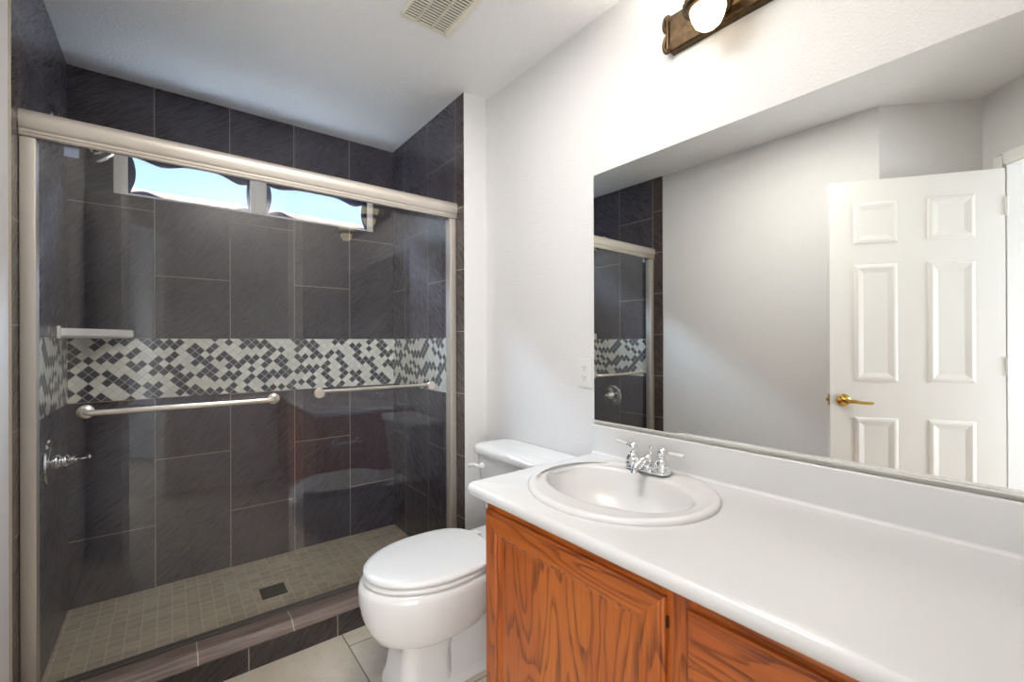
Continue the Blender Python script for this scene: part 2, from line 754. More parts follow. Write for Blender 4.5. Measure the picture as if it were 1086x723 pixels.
wb = wall_faces_back().build('wall_back', [M['slate_back_low'], M['mosaic_back'], M['slate_back_up'], M['vinyl'], M['stucco']], smooth=False)
struct(wb, 'dark slate-look tile wall with a mosaic band and high window', 'wall')


def side_tile(name, x, outx, label):
    mb = MB()
    for z0, z1, mi in ((-0.05, ZB0, 0), (ZB0, ZB1, 1), (ZB1, ZC, 2)):
        mb.quad((x, 1.978, z0), (x, YB, z0), (x, YB, z1), (x, 1.978, z1), mi=mi)
    mb.quad((x, YS, -0.05), (x, 1.978, -0.05), (x, 1.978, ZC), (x, YS, ZC), mi=3)
    mb.quad((x, YS, -0.05), (x, YS, ZC), (outx, YS, ZC), (outx, YS, -0.05), mi=4 if abs(outx - x) > 0.05 else 3)
    mb.quad((outx, YS, -0.05), (outx, YB + .12, -0.05), (outx, YB + .12, ZC), (outx, YS, ZC), mi=4)
    return struct(mb.build(name, [M['slate_side_low'], M['mosaic_side'], M['slate_side_up'], M['slate_strip'], M['wall']], smooth=False), label, 'wall')


side_tile('wall_shower_left', XL, XL - 0.010, 'dark tile shower side wall carrying the valve and shower head')
side_tile('wall_shower_right', XR, wx(YS) + 0.002, 'dark tile shower side wall ending in a white painted edge by the toilet')

wall_slab('wall_left', [(XL - 0.006, YB + .12), (C0.x - 0.006, C0.y)], -0.05, ZC, M['wall'], 'plain white wall facing the vanity mirror')
wall_slab('wall_left_angled', [(C0.x - 0.006, C0.y), (C1.x - 0.006, C1.y)], -0.05, ZC, M['wall'], 'short angled white wall behind the open door')
# wall with the doorway: two posts and a header
mb = MB()
N2 = Vector((D2.y, -D2.x)) * 0.11
def post(a, b, z0, z1):
    q = [a, b, b + N2, a + N2]
    mb.ring_loft([[(p.x, p.y, z0) for p in q], [(p.x, p.y, z1) for p in q]])
post(C1 - D2 * 0.006, HA, -0.05, ZC)
post(HB, C2 + D2 * .05, -0.05, ZC)
post(HA, HB, DOOR_H, ZC)
struct(mb.build('wall_doorway', M['wall'], smooth=False), 'angled white wall with the open doorway', 'wall')
wall_slab('wall_front', [(C2.x, YF), (XE + 0.1, YF)], -0.05, ZC, M['wall'], 'white wall at the near end of the vanity')
wall_slab('wall_right', [(XE, YF - 0.1), (wx(YB), YB)], -0.05, ZC, M['wall'], 'white textured wall carrying the mirror and vanity')

# door casing around the doorway, room side
mb = MB()
def cas(t0, t1, z0, z1):
    a, b = C1 + D2 * t0, C1 + D2 * t1
    n = Vector((D1.x, D1.y)) * -0.014
    q = [a, b, b + n, a + n]
    mb.ring_loft([[(p.x, p.y, z0) for p in q], [(p.x, p.y, z1) for p in q]])
cas(T0 - 0.058, T0 - 0.004, 0, DOOR_H + 0.058)
cas(T1 + 0.004, T1 + 0.058, 0, DOOR_H + 0.058)
cas(T0 - 0.004, T1 + 0.004, DOOR_H + 0.004, DOOR_H + 0.058)
struct(mb.build('trim_1', M['white_trim'], bevel=0.004), 'white casing around the doorway', 'door casing')

# hallway beyond the doorway
def hp(t, s):
    p = C1 + D2 * t + D1 * s
    return p
mb = MB()
hq = [hp(-0.5, 0.11), hp(1.9, 0.11), hp(1.9, 2.2), hp(-0.5, 2.2)]
mb.ring_loft([[(p.x, p.y, 0) for p in hq], [(p.x, p.y, ZC) for p in hq]], cap0=False, cap1=True)
for f in list(mb.bm.faces):
    c = f.calc_center_median()
    if abs(c.z - ZC / 2) < 0.1 and (Vector((c.x, c.y)) - hp(0.7, 0.11)).length < 0.01:
        mb.bm.faces.remove(f)
struct(mb.build('wall_hall', M['wall'], smooth=False), 'white hallway walls beyond the doorway', 'wall')
mb = MB()
mb.quad(*[(p.x, p.y, -0.002) for p in (hp(-0.5, 0.0), hp(1.9, 0.0), hp(1.9, 2.2), hp(-0.5, 2.2))])
struct(mb.build('floor_hall', M['carpet'], smooth=False), 'beige hallway floor beyond the doorway', 'floor')
ld = bpy.data.lights.new('hall_fill', 'AREA')  # area lamp added for hall daylight, aimed through the doorway to fill the shower
ld.shape = 'RECTANGLE'
ld.size, ld.size_y = 1.3, 1.6
ld.energy = HALL_POWER
ld.color = (0.95, 0.97, 1.0)
hl = bpy.data.objects.new('hall_fill', ld)
COL.objects.link(hl)
c = hp(0.95, 1.70)
tgt = hp(0.48, 0.0)
hl.matrix_world = Matrix.Translation((c.x, c.y, 0.95)) @ Vector((tgt.x - c.x, tgt.y - c.y, 0.25)).to_track_quat('-Z', 'Y').to_matrix().to_4x4()

# curb
mb = MB()
CY0 = 1.862
mb.box(XL, XR, CY0, 2.014, 0.0, 0.087, mi=0)
mb.extrude_profile([(CY0 - 0.004, 0.087), (CY0 - 0.006, 0.093), (CY0 + 0.011, 0.101), (CY0 + 0.013, 0.104), (CY0 + 0.036, 0.113), (CY0 + 0.046, 0.114),
                    (2.014, 0.107), (2.014, 0.087)], XL, XR, mi=1)
struct(mb.build('shower_curb', [M['slate_curb'], M['curb_trim']], smooth=False), 'dark tiled shower curb with a brown bevelled tile cap', 'curb')

# window
win = thing('window_1', ((WX0 + WX1) / 2, YB, WZ0), 0, 'high two-pane window in the shower wall with wavy glass edges', 'window')
win['kind'] = 'structure'
WO = Vector(win.location)
mb = MB()
y0, y1 = YB + 0.004 - WO.y, YB + 0.06 - WO.y
def wbx(x0, x1, z0, z1, b=0.004):
    mb.box(x0 - WO.x, x1 - WO.x, y0, y1, z0 - WO.z, z1 - WO.z, b)
wbx(WX0 + .001, WX0 + 0.052, WZ0 + .001, WZ1 - .001)
wbx(WX1 - 0.035, WX1 - .001, WZ0 + .001, WZ1 - .001)
wbx(WX0 + 0.052, WX1 - 0.035, WZ0 + .001, WZ0 + 0.012)
wbx(WX0 + 0.052, WX1 - 0.035, WZ1 - 0.035, WZ1 - .001)
wbx(0.366, 0.430, WZ0 + 0.012, WZ1 - 0.035)
wbx(0.350, 0.366, WZ0 + 0.012, WZ1 - 0.035, 0.002)
mb.build('window_frame', M['vinyl'], win)
PANES = [(WX0 + 0.052, 0.350), (0.430, WX1 - 0.035)]
pz0, pz1 = WZ0 + 0.012, WZ1 - 0.035 - 0.022
for k, (a, b) in enumerate(PANES):
    mb = MB()
    mb.box(a - WO.x, b - WO.x, 0.034, 0.040, pz0 - WO.z, WZ1 - 0.035 - WO.z)
    pane = mb.build('window_pane', M['window_glass'], win, smooth=False)
    # wavy-edged border strip lying on the glass
    mb = MB()
    L, H = b - a, WZ1 - 0.035 - pz0
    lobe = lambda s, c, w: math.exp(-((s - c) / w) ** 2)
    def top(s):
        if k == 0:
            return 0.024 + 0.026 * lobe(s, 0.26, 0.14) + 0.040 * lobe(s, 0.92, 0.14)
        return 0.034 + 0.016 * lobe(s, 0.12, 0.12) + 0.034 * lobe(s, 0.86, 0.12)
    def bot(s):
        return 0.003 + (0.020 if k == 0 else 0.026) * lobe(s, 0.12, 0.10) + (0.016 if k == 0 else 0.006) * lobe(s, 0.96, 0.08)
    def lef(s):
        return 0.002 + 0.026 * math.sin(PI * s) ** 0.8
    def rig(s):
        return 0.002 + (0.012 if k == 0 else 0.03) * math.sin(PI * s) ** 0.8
    def strip(f, side):
        n = 40
        lo, hi = [], []
        for i in range(n + 1):
            s = i / n
            if side in 'tb':
                x = a + s * L - WO.x
                e = (WZ1 - 0.035 if side == 't' else pz0) - WO.z
                z = e - f(s) if side == 't' else e + f(s)
                lo.append((x, e)); hi.append((x, z))
            else:
                zz = pz0 + s * H - WO.z
                e = (a if side == 'l' else b) - WO.x
                lo.append((e, zz)); hi.append((e + f(s) if side == 'l' else e - f(s), zz))
        for i in range(n):
            q = [lo[i], lo[i + 1], hi[i + 1], hi[i]]
            mb.ring_loft([[(p[0], 0.026, p[1]) for p in q], [(p[0], 0.0335, p[1]) for p in q]])
    for f, sd in ((top, 't'), (bot, 'b'), (lef, 'l'), (rig, 'r')):
        strip(f, sd)
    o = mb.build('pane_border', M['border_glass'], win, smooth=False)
    o['label'] = 'dark wavy edge of the pane'

# six-panel door, swung open against the angled wall
HINGE = Vector((-0.581, 0.179))
LATCH = Vector((-0.173, 0.789))
dv = LATCH - HINGE
DW = dv.length
door = thing('door_1', (HINGE.x, HINGE.y, 0.0), math.atan2(dv.y, dv.x), 'white six-panel door standing open, with a brass lever handle', 'door')
door['kind'] = 'structure'
mb = MB()
TH = 0.035
pan = []
def dx(t): return DW - t            # measurements were taken from the latch edge
for t0, t1 in ((0.108, 0.300), (0.424, 0.618)):
    for z0, z1 in ((1.700, 1.916), (0.982, 1.590), (0.200, 0.793)):
        pan.append((dx(t1), dx(t0), z0, z1))
rg = [(0.006, 0.006), (0.016, 0.008), (0.020, 0.008), (0.044, 0.002)]
paneled(mb, lambda u, v, d: (u, -d, v), 0, DW, 0.012, 2.03, pan, rg)
paneled(mb, lambda u, v, d: (u, TH + d * -1 + 0.0, v), 0, DW, 0.012, 2.03, pan, [(i, d) for i, d in rg])
for q in (((0, 0, .012), (DW, 0, .012), (DW, TH, .012), (0, TH, .012)), ((0, 0, 2.03), (DW, 0, 2.03), (DW, TH, 2.03), (0, TH, 2.03)),
          ((0, 0, .012), (0, TH, .012), (0, TH, 2.03), (0, 0, 2.03)), ((DW, 0, .012), (DW, TH, .012), (DW, TH, 2.03), (DW, 0, 2.03))):
    mb.quad(*q)
mb.build('door_leaf', M['white_trim'], door, smooth=False)
for sd in (-1, 1):
    y = 0.0 if sd < 0 else TH
    mb = MB()
    kx = DW - 0.060
    mb.lathe([(0.031, 0), (0.033, 0.003), (0.030, 0.009), (0.018, 0.014), (0.012, 0.018), (0.012, 0.046), (0.015, 0.050), (0.013, 0.056), (0.004, 0.058)], (kx, y, 0.88), (0, sd, 0), 28)
    yy = y + sd * 0.047
    mb.tube([(kx + 0.004, yy, 0.880), (kx - 0.03, yy + sd * .004, 0.879), (kx - 0.07, yy + sd * .002, 0.873), (kx - 0.105, yy, 0.872), (kx - 0.116, yy, 0.873)],
            [0.010, 0.010, 0.0085, 0.008, 0.005], 14)
    o = mb.build('lever_handle', M['brass'], door)
    o['label'] = 'brass lever handle'
mb = MB()
mb.box(DW - 0.0005, DW + 0.002, 0.006, 0.029, 0.85, 0.91, 0.0005)
mb.box(DW + 0.001, DW + 0.012, 0.011, 0.024, 0.872, 0.889, 0.003)
o = mb.build('latch', M['brass'], door)
mb = MB()
for z in (0.22, 1.02, 1.80):
    mb.lathe([(0.006, 0), (0.006, 0.09)], (-0.004, -0.004, z), (0, 0, 1), 12)
mb.build('hinge', M['white_trim'], door)

# ------------------------------------------------------------ shower enclosure
HY0, HY1 = 1.9666, 2.022
HZ0, HZ1 = 1.822, 1.906
enc = thing('shower_door_frame', (XL, HY0, 0.1115), 0, 'brushed nickel header and side jambs framing the sliding shower doors', 'shower door frame')
EO = Vector(enc.location)
mb = MB()
prof = [(0.006, 0.0), (0.0, 0.002), (-0.002, 0.006), (-0.002, 0.010), (0.001, 0.0115), (-0.002, 0.013), (-0.003, 0.018), (-0.003, 0.021), (0.000, 0.0225), (-0.003, 0.024),
        (-0.006, 0.032), (-0.009, 0.044), (-0.010, 0.056), (-0.008, 0.068), (-0.003, 0.077), (0.004, 0.082), (0.014, 0.084), (0.045, 0.084), (0.055, 0.078), (0.055, 0.034),
        (0.010, 0.034), (0.010, 0.0)]
mb.extrude_profile([(a, b + HZ0 - EO.z) for a, b in prof], 0.001, XR - XL - 0.001)
mb.build('header', M['nickel'], enc, angle=50)
for x0, x1, ins in ((0.001, 0.036, 1), (XR - XL - 0.036, XR - XL - 0.001, -1)):
    mb = MB()
    mb.box(x0, x1, 0.004, 0.052, 0.001, HZ0 - EO.z, 0.003)
    mb.build('jamb', M['nickel'], enc)
mb = MB()
mb.box(0.036, XR - XL - 0.036, 0.006, 0.012, 0.0005, 0.006, 0.001)
mb.box(0.036, XR - XL - 0.036, 0.030, 0.033, 0.0005, 0.004, 0.001)
mb.box(0.036, XR - XL - 0.036, 0.006, 0.047, 0.0004, 0.002)
mb.build('bottom_track', M['track_dark'], enc)


def glass_door(x0, x1, y, label):
    t = thing('sliding_glass_door', ((x0 + x1) / 2, y, 0.1155), 0, label, 'shower door', 'sliding shower doors')
    O = Vector(t.location)
    mb = MB()
    mb.box(x0 - O.x, x1 - O.x, -0.003, 0.003, 0.0, 1.846 - O.z)
    mb.build('glass_pane', M['door_glass'], t, smooth=False)
    return t, O


gd, O = glass_door(-0.321, 0.4377, 1.986, 'clear outer sliding glass shower door with a full towel bar, near the shower valve')
mb = MB()
zb = 0.970 - O.z
xa, xb = -0.2148 - O.x, 0.3284 - O.x
mb.tube([(xa, -0.010, zb), (xa + 0.003, -0.03, zb), (xa + 0.012, -0.041, zb - .001), (xa + 0.03, -0.045, zb - .001), (xb - 0.03, -0.045, zb - .001), (xb - 0.012, -0.041, zb - .001), (xb - 0.003, -0.03, zb), (xb, -0.010, zb)], 0.0092, 16)
tb = mb.build('towel_bar', M['satin_bar'], gd, angle=60)
for x in (xa, xb):
    mb = MB()
    mb.lathe([(0.021, 0.0), (0.022, 0.003), (0.020, 0.007), (0.0165, 0.0095), (0.012, 0.012), (0.010, 0.022)], (x, -0.0032, zb), (0, -1, 0), 32)
    mb.lathe([(0.016, 0.0), (0.016, 0.004), (0.012, 0.007)], (x, 0.0032, zb), (0, 1, 0), 24)
    mb.build('bar_mount', M['satin_bar'], tb)
mb = MB()
mb.box(-0.2635 - O.x, -0.229 - O.x, -0.0036, -0.0031, 1.787 - O.z, 1.8215 - O.z)
sk = mb.build('label_sticker', M['label'], gd, smooth=False)
sk['label'] = 'small frosted sticker'
gd2, O = glass_door(0.386, 1.126, 2.010, 'clear inner sliding glass shower door at the toilet side with round bar knobs')
mb = MB()
zb = 0.977 - O.z
xa, xb = 0.507 - O.x, 1.036 - O.x
mb.tube([(xa, 0.010, zb), (xa, 0.036, zb), (xa + 0.008, 0.044, zb), (xa + 0.02, 0.046, zb), (xb - 0.02, 0.046, zb), (xb - 0.008, 0.044, zb), (xb, 0.036, zb), (xb, 0.010, zb)], 0.0085, 16)
tb = mb.build('towel_bar', M['satin_bar'], gd2, angle=60)
for x in (xa, xb):
    mb = MB()
    mb.lathe([(0.021, 0.0), (0.022, 0.002), (0.022, 0.008), (0.0205, 0.0105), (0.001, 0.0115)], (x, -0.0032, zb), (0, -1, 0), 32)
    mb.lathe([(0.018, 0.0), (0.018, 0.004), (0.012, 0.008)], (x, 0.0032, zb), (0, 1, 0), 24)
    mb.build('bar_mount', M['satin_bar'], tb)

# shower valve
vz, vy = 0.748, 2.362
t = thing('shower_valve', (XL, vy, vz), 0, 'round chrome shower valve with a lever on the left tile wall', 'shower valve')
mb = MB()
mb.lathe([(0.086, 0.0005), (0.087, 0.004), (0.083, 0.010), (0.070, 0.014), (0.066, 0.013), (0.060, 0.017), (0.040, 0.021), (0.034, 0.024)], (0, 0, 0), (1, 0, 0), 48)
mb.build('escutcheon', M['chrome'], t)
mb = MB()
mb.lathe([(0.026, 0.022), (0.028, 0.028), (0.022, 0.036), (0.016, 0.040), (0.024, 0.045), (0.027, 0.052), (0.020, 0.060), (0.012, 0.064), (0.016, 0.068), (0.0165, 0.074), (0.009, 0.079)], (0, 0, 0), (1, 0, 0), 32)
mb.tube([(0.074, 0, 0), (0.090, -0.004, 0.001), (0.104, -0.010, 0.004), (0.112, -0.014, 0.008)], [0.0065, 0.0055, 0.0055, 0.007], 14)
mb.lathe([(0.0005, -0.009), (0.007, -0.006), (0.0095, 0), (0.007, 0.006), (0.0005, 0.009)], (0.115, -0.016, 0.010), (0.7, -.5, .5), 20)
mb.build('valve_handle', M['chrome'], t)

# shower head
hy = 2.45
t = thing('shower_sprayer', (XL, hy, 2.06), 0, 'chrome shower head on a bent arm high on the left tile wall', 'shower head')
mb = MB()
mb.lathe([(0.030, 0.0005), (0.030, 0.003), (0.022, 0.010), (0.012, 0.012)], (0, 0, 0), (1, 0, 0), 32)
mb.build('flange', M['chrome'], t)
mb = MB()
mb.tube([(0.004, 0, 0), (0.04, 0, 0.004), (0.07, 0, -0.006), (0.092, 0, -0.030), (0.104, 0, -0.052)], 0.0095, 14)
mb.build('arm', M['chrome'], t)
mb = MB()
ax = Vector((0.55, 0, -0.83))
mb.lathe([(0.012, -0.02), (0.015, -0.012), (0.015, 0.0), (0.011, 0.006), (0.016, 0.016), (0.030, 0.036), (0.043, 0.050), (0.047, 0.058), (0.047, 0.066), (0.040, 0.069), (0.001, 0.067)], (0.106, 0, -0.056), ax, 36)
mb.build('spray_head', M['chrome'], t)

# corner soap shelf
t = thing('soap_shelf', (XL, YB, 1.216), 0, 'white ceramic corner soap shelf above the mosaic band', 'soap shelf')
def shelf_outline(r, k=0.0):
    n = 14
    a, b = 0.226 - k, 0.236 - k
    pts = [(0.001, -0.001), (0.001, -b), (0.030, -b - 0.002)]
    for i in range(1, n):
        s = i / n
        pts.append((0.030 + (a - 0.030) * s, -b + (b - 0.030) * (s ** 1.25)))
    pts += [(a, -0.030), (a, -0.001)]
    return pts
mb = MB()
o0, o1 = shelf_outline(0), shelf_outline(0, 0.006)
mb.ring_loft([[(x, y, -0.002) for x, y in shelf_outline(0, 0.03)], [(x, y, 0.004) for x, y in o1], [(x, y, 0.009) for x, y in o0],
              [(x, y, 0.034) for x, y in o0], [(x, y, 0.039) for x, y in o1], [(x, y, 0.039) for x, y in shelf_outline(0, 0.018)],
              [(x, y, 0.026) for x, y in shelf_outline(0, 0.024)]])
mb.build('shelf_dish', M['shelf'], t)
mb = MB()
mb.box(0.0005, 0.012, -0.250, -0.226, -0.004, 0.048, 0.004)
mb.build('wall_flange', M['shelf'], t)

# floor drain
t = thing('floor_drain', (0.392, 2.385, 0.0025), 0, 'square dark metal drain grate in the shower floor', 'drain')
mb = MB()
mb.box(-0.053, 0.053, -0.053, 0.053, 0, 0.002)
mb.build('drain_pan', M['plastic_dark'], t, smooth=False)
mb = MB()
for a in (-0.053, 0.046):
    mb.box(a, a + 0.007, -0.053, 0.053, 0.0, 0.005, 0.001)
    mb.box(-0.046, 0.046, a, a + 0.007, 0.0, 0.005, 0.001)
for i in range(8):
    y = -0.0405 + i * 0.0115
    mb.box(-0.046, 0.046, y - 0.0028, y + 0.0028, 0.001, 0.0045)
mb.build('grate', M['drain'], t, smooth=False)

# ------------------------------------------------------------ toilet
TY = 1.458
toi = on_vanity_wall('toilet', TY, 'white two-piece toilet with closed lid between vanity and shower', 'toilet')


def egg(dc, af, ab, hw, z, n=48, pf=2.0, pb=2.5):
    r = []
    for i in range(n):
        a = 2 * PI * i / n
        c, s = math.cos(a), math.sin(a)
        p = pf if c > 0 else pb
        ex = 2 / p
        d = dc + (af if c > 0 else ab) * math.copysign(abs(c) ** ex, c)
        w = hw * math.copysign(abs(s) ** ex, s)
        r.append((-d, w, z))
    return r


mb = MB()
mb.ring_loft([
    egg(0.56, 0.120, 0.10, 0.080, 0.165), egg(0.56, 0.170, 0.16, 0.118, 0.180), egg(0.555, 0.212, 0.20, 0.148, 0.205), egg(0.55, 0.236, 0.23, 0.168, 0.240),
    egg(0.55, 0.253, 0.25, 0.182, 0.285), egg(0.55, 0.262, 0.26, 0.189, 0.330), egg(0.55, 0.263, 0.265, 0.191, 0.365), egg(0.55, 0.259, 0.265, 0.189, 0.382),
    egg(0.55, 0.240, 0.262, 0.180, 0.390), egg(0.55, 0.20, 0.225, 0.140, 0.390), egg(0.55, 0.19, 0.215, 0.130, 0.375), egg(0.55, 0.12, 0.15, 0.08, 0.27)])
mb.build('bowl', M['porcelain'], toi, angle=60)
# pedestal: front column, narrower trapway behind and a spreading foot
def rr(d0, d1, hw, z, r=0.03, n=6):
    pts = []
    for cx, cy, a0 in ((-d0 - r, hw - r, 0), (-d1 + r, hw - r, 90), (-d1 + r, -hw + r, 180), (-d0 - r, -hw + r, 270)):
        for i in range(n + 1):
            a = math.radians(a0 + 90 * i / n)
            pts.append((cx + r * math.cos(a), cy + r * math.sin(a), z))
    return pts
mb = MB()
mb.ring_loft([rr(0.50, 0.716, 0.106, 0.001, .05), rr(0.50, 0.716, 0.106, 0.025, .05), rr(0.51, 0.704, 0.098, 0.06, .05), rr(0.51, 0.694, 0.094, 0.12, .05), rr(0.50, 0.694, 0.096, 0.17, .05), rr(0.48, 0.735, 0.118, 0.215, .06), rr(0.45, 0.75, 0.13, 0.26, .06)])
mb.build('front_pedestal', M['porcelain'], toi, angle=60)
mb = MB()
mb.ring_loft([rr(0.20, 0.60, 0.112, 0.001, .04), rr(0.20, 0.60, 0.112, 0.022, .04), rr(0.21, 0.60, 0.098, 0.040, .04), rr(0.22, 0.60, 0.075, 0.065, .035), rr(0.24, 0.60, 0.068, 0.14, .03), rr(0.22, 0.60, 0.085, 0.23, .04), rr(0.14, 0.58, 0.12, 0.33, .05), rr(0.06, 0.55, 0.155, 0.375, .05), rr(0.05, 0.40, 0.16, 0.389, .05)])
# curved trapway bulge on both sides
for s in (-1, 1):
    mb.tube([(-0.62, s * 0.040, 0.11), (-0.52, s * 0.062, 0.20), (-0.42, s * 0.068, 0.24), (-0.33, s * 0.064, 0.19), (-0.28, s * 0.055, 0.10), (-0.27, s * 0.05, 0.03)], [0.03, 0.045, 0.05, 0.05, 0.048, 0.045], 16)
mb.build('trapway', M['porcelain'], toi, angle=60)
for s in (-1, 1):
    mb = MB()
    mb.lathe([(0.016, 0.0), (0.016, 0.006), (0.012, 0.016), (0.005, 0.021), (0.0005, 0.022)], (-0.30, s * 0.094, 0.038), (0, 0, 1), 20)
    mb.build('bolt_cap', M['plastic_white'], toi)
# seat and lid
mb = MB()
mb.ring_loft([egg(0.55, 0.240, 0.215, 0.182, 0.3915), egg(0.55, 0.246, 0.22, 0.187, 0.396), egg(0.55, 0.246, 0.22, 0.187, 0.404), egg(0.55, 0.241, 0.216, 0.183, 0.4085)])
mb.build('seat', M['plastic_white'], toi, angle=50)
mb = MB()
mb.ring_loft([egg(0.55, 0.238, 0.216, 0.180, 0.411, pb=3.0), egg(0.55, 0.245, 0.222, 0.186, 0.4145, pb=3.0), egg(0.55, 0.246, 0.223, 0.187, 0.421, pb=3.0), egg(0.55, 0.241, 0.219, 0.183, 0.4265, pb=3.0),
              egg(0.55, 0.222, 0.205, 0.168, 0.430, pb=3.0), egg(0.55, 0.15, 0.14, 0.12, 0.4325, pb=2.6), egg(0.55, 0.05, 0.05, 0.04, 0.4335)])
mb.build('lid', M['plastic_white'], toi, angle=60)
for s in (-1, 1):
    mb = MB()
    mb.box(-0.345, -0.295, s * 0.075 - 0.02, s * 0.075 + 0.02, 0.389, 0.418, 0.008, 3)
    mb.build('seat_hinge', M['plastic_white'], toi)
# tank
mb = MB()
mb.ring_loft([rr(0.035, 0.165, 0.185, 0.375, .04), rr(0.022, 0.185, 0.205, 0.395, .045), rr(0.018, 0.200, 0.222, 0.52, .05), rr(0.015, 0.212, 0.236, 0.66, .05), rr(0.015, 0.214, 0.238, 0.694, .05)])
mb.build('tank', M['porcelain'], toi, angle=60)
mb = MB()
mb.ring_loft([rr(0.012, 0.216, 0.240, 0.6945, .055), rr(0.006, 0.226, 0.250, 0.699, .06), rr(0.004, 0.230, 0.254, 0.708, .062), rr(0.004, 0.230, 0.254, 0.722, .062), rr(0.007, 0.226, 0.250, 0.731, .06), rr(0.016, 0.214, 0.240, 0.7365, .055), rr(0.04, 0.18, 0.20, 0.739, .05)])
mb.build('tank_lid', M['porcelain'], toi, angle=60)
mb = MB()
mb.lathe([(0.012, 0.0), (0.013, 0.006), (0.009, 0.014), (0.007, 0.022)], (-0.213, 0.165, 0.652), (-1, 0, 0), 18)
mb.tube([(-0.234, 0.158, 0.652), (-0.238, 0.185, 0.653), (-0.240, 0.215, 0.650), (-0.243, 0.238, 0.640)], [0.006, 0.007, 0.0085, 0.008], 12)
mb.build('flush_lever', M['plastic_white'], toi)

# ------------------------------------------------------------ vanity
CZ = 0.768
CEND = 1.162
VL = 1.092                       # left end of cabinet
VR = YF + 0.004
FD = 0.566                       # face frame front, distance from the wall
van = on_vanity_wall('vanity_cabinet', VL, 'honey oak vanity cabinet under the white counter beside the toilet', 'vanity cabinet')
def VY(y): return y - VL
mb = MB()
mb.box(-FD + 0.02, -0.004, VY(VL - 0.018), 0.0, 0.0, 0.730)
mb.build('side_panel', M['oak_side'], van, smooth=False)
mb = MB()
mb.box(-FD + 0.021, -0.006, VY(VR), VY(VL - 0.0185), 0.095, 0.113)
mb.box(-FD + 0.075, -FD + 0.090, VY(VR), VY(VL - 0.0185), 0.0, 0.0945)
mb.box(-0.018, -0.006, VY(VR), VY(VL - 0.0185), 0.1135, 0.72)
mb.box(-FD + 0.021, -0.019, VY(VR), VY(VR + 0.018), 0.1135, 0.72)
mb.box(-FD + 0.021, -0.019, VY(0.465), VY(0.483), 0.1135, 0.72)
mb.build('carcass', M['oak_side'], van, smooth=False)
STILES = [(VL - 0.045, VL), (0.440, 0.512), (-0.035, 0.030), (VR, VR + 0.045)]
for a, b in STILES:
    mb = MB()
    mb.box(-FD, -FD + 0.02, VY(a), VY(b), 0.095, 0.7335, 0.0006, 1)
    mb.build('frame_stile', M['oak_v'], van, smooth=False)
spans = [(0.512, VL - 0.045), (0.030, 0.440), (VR + 0.045, -0.035)]
for a, b in spans:
    for z0, z1 in ((0.672, 0.7335), (0.095, 0.135)):
        mb = MB()
        mb.box(-FD, -FD + 0.02, VY(a), VY(b), z0, z1)
        mb.build('frame_rail', M['oak_h'], van, smooth=False)

DT = 0.019
def cab_door(y0, y1, z0, z1):
    """frame-and-panel door; oak grain runs up the stiles and panel and along the rails"""
    holder = None
    s = 0.052
    f0, f1 = -FD - 0.0008, -FD - DT
    e = 0.006
    def piece(pts_in, z_in, mat, name, parent):
        pass
    mb = MB()
    # panel: moulded field
    paneled(mb, lambda u, v, d: (f1 + d, u, v), y0 + s, y1 - s, z0 + s, z1 - s, [(y0 + s + .0, y1 - s - .0, z0 + s, z1 - s)],
            [(0.004, 0.004), (0.010, 0.0045), (0.013, 0.011), (0.024, 0.012)])
    root = mb.build('door_panel', M['oak_v'], van, smooth=False)
    # stiles and rails, mitred, with a stepped outer edge
    def mitre(a, name, mat):
        mb = MB()
        rings = []
        for ins, x in ((0.0, f0), (0.0, f1 + 0.009), (0.004, f1 + 0.006), (0.006, f1 + 0.002), (0.009, f1), (s - 0.007, f1), (s, f1 + 0.0), (s, f0)):
            c = [(y0 + ins, z0 + ins), (y1 - ins, z0 + ins), (y1 - ins, z1 - ins), (y0 + ins, z1 - ins)]
            p, q = c[a], c[(a + 1) % 4]
            rings.append(((x, p[0], p[1]), (x, q[0], q[1])))
        mb.ring_loft([[r[0] for r in rings], [r[1] for r in rings]])
        return mb.build(name, mat, root, smooth=False)
    mitre(0, 'rail', M['oak_h'])
    mitre(1, 'stile', M['oak_v'])
    mitre(2, 'rail', M['oak_h'])
    mitre(3, 'stile', M['oak_v'])
    return root


o = cab_door(VY(0.500), VY(1.082), 0.118, 0.705)
o.name = 'door'
o = cab_door(VY(-0.365), VY(-0.022), 0.118, 0.705)
o.name = 'door'
mb = MB()
mb.box(-FD - 0.006, -FD + 0.002, VY(0.4965), VY(0.4995), 0.645, 0.668, 0.001)
mb.build('door_hinge', M['bronze'], van)
# drawer fronts
for z0, z1 in ((0.560, 0.703), (0.405, 0.548), (0.118, 0.393)):
    mb = MB()
    y0, y1 = VY(0.018), VY(0.4535)
    f0, f1 = -FD - 0.0008, -FD - DT
    rings = []
    for ins, x in ((0, f0), (0, f1 + 0.009), (0.003, f1 + 0.006), (0.005, f1 + 0.003), (0.010, f1 + 0.0015), (0.016, f1)):
        rings.append([(x, y0 + ins, z0 + ins), (x, y1 - ins, z0 + ins), (x, y1 - ins, z1 - ins), (x, y0 + ins, z1 - ins)])
    mb.ring_loft(rings)
    mb.build('drawer', M['oak_h'], van, smooth=False)

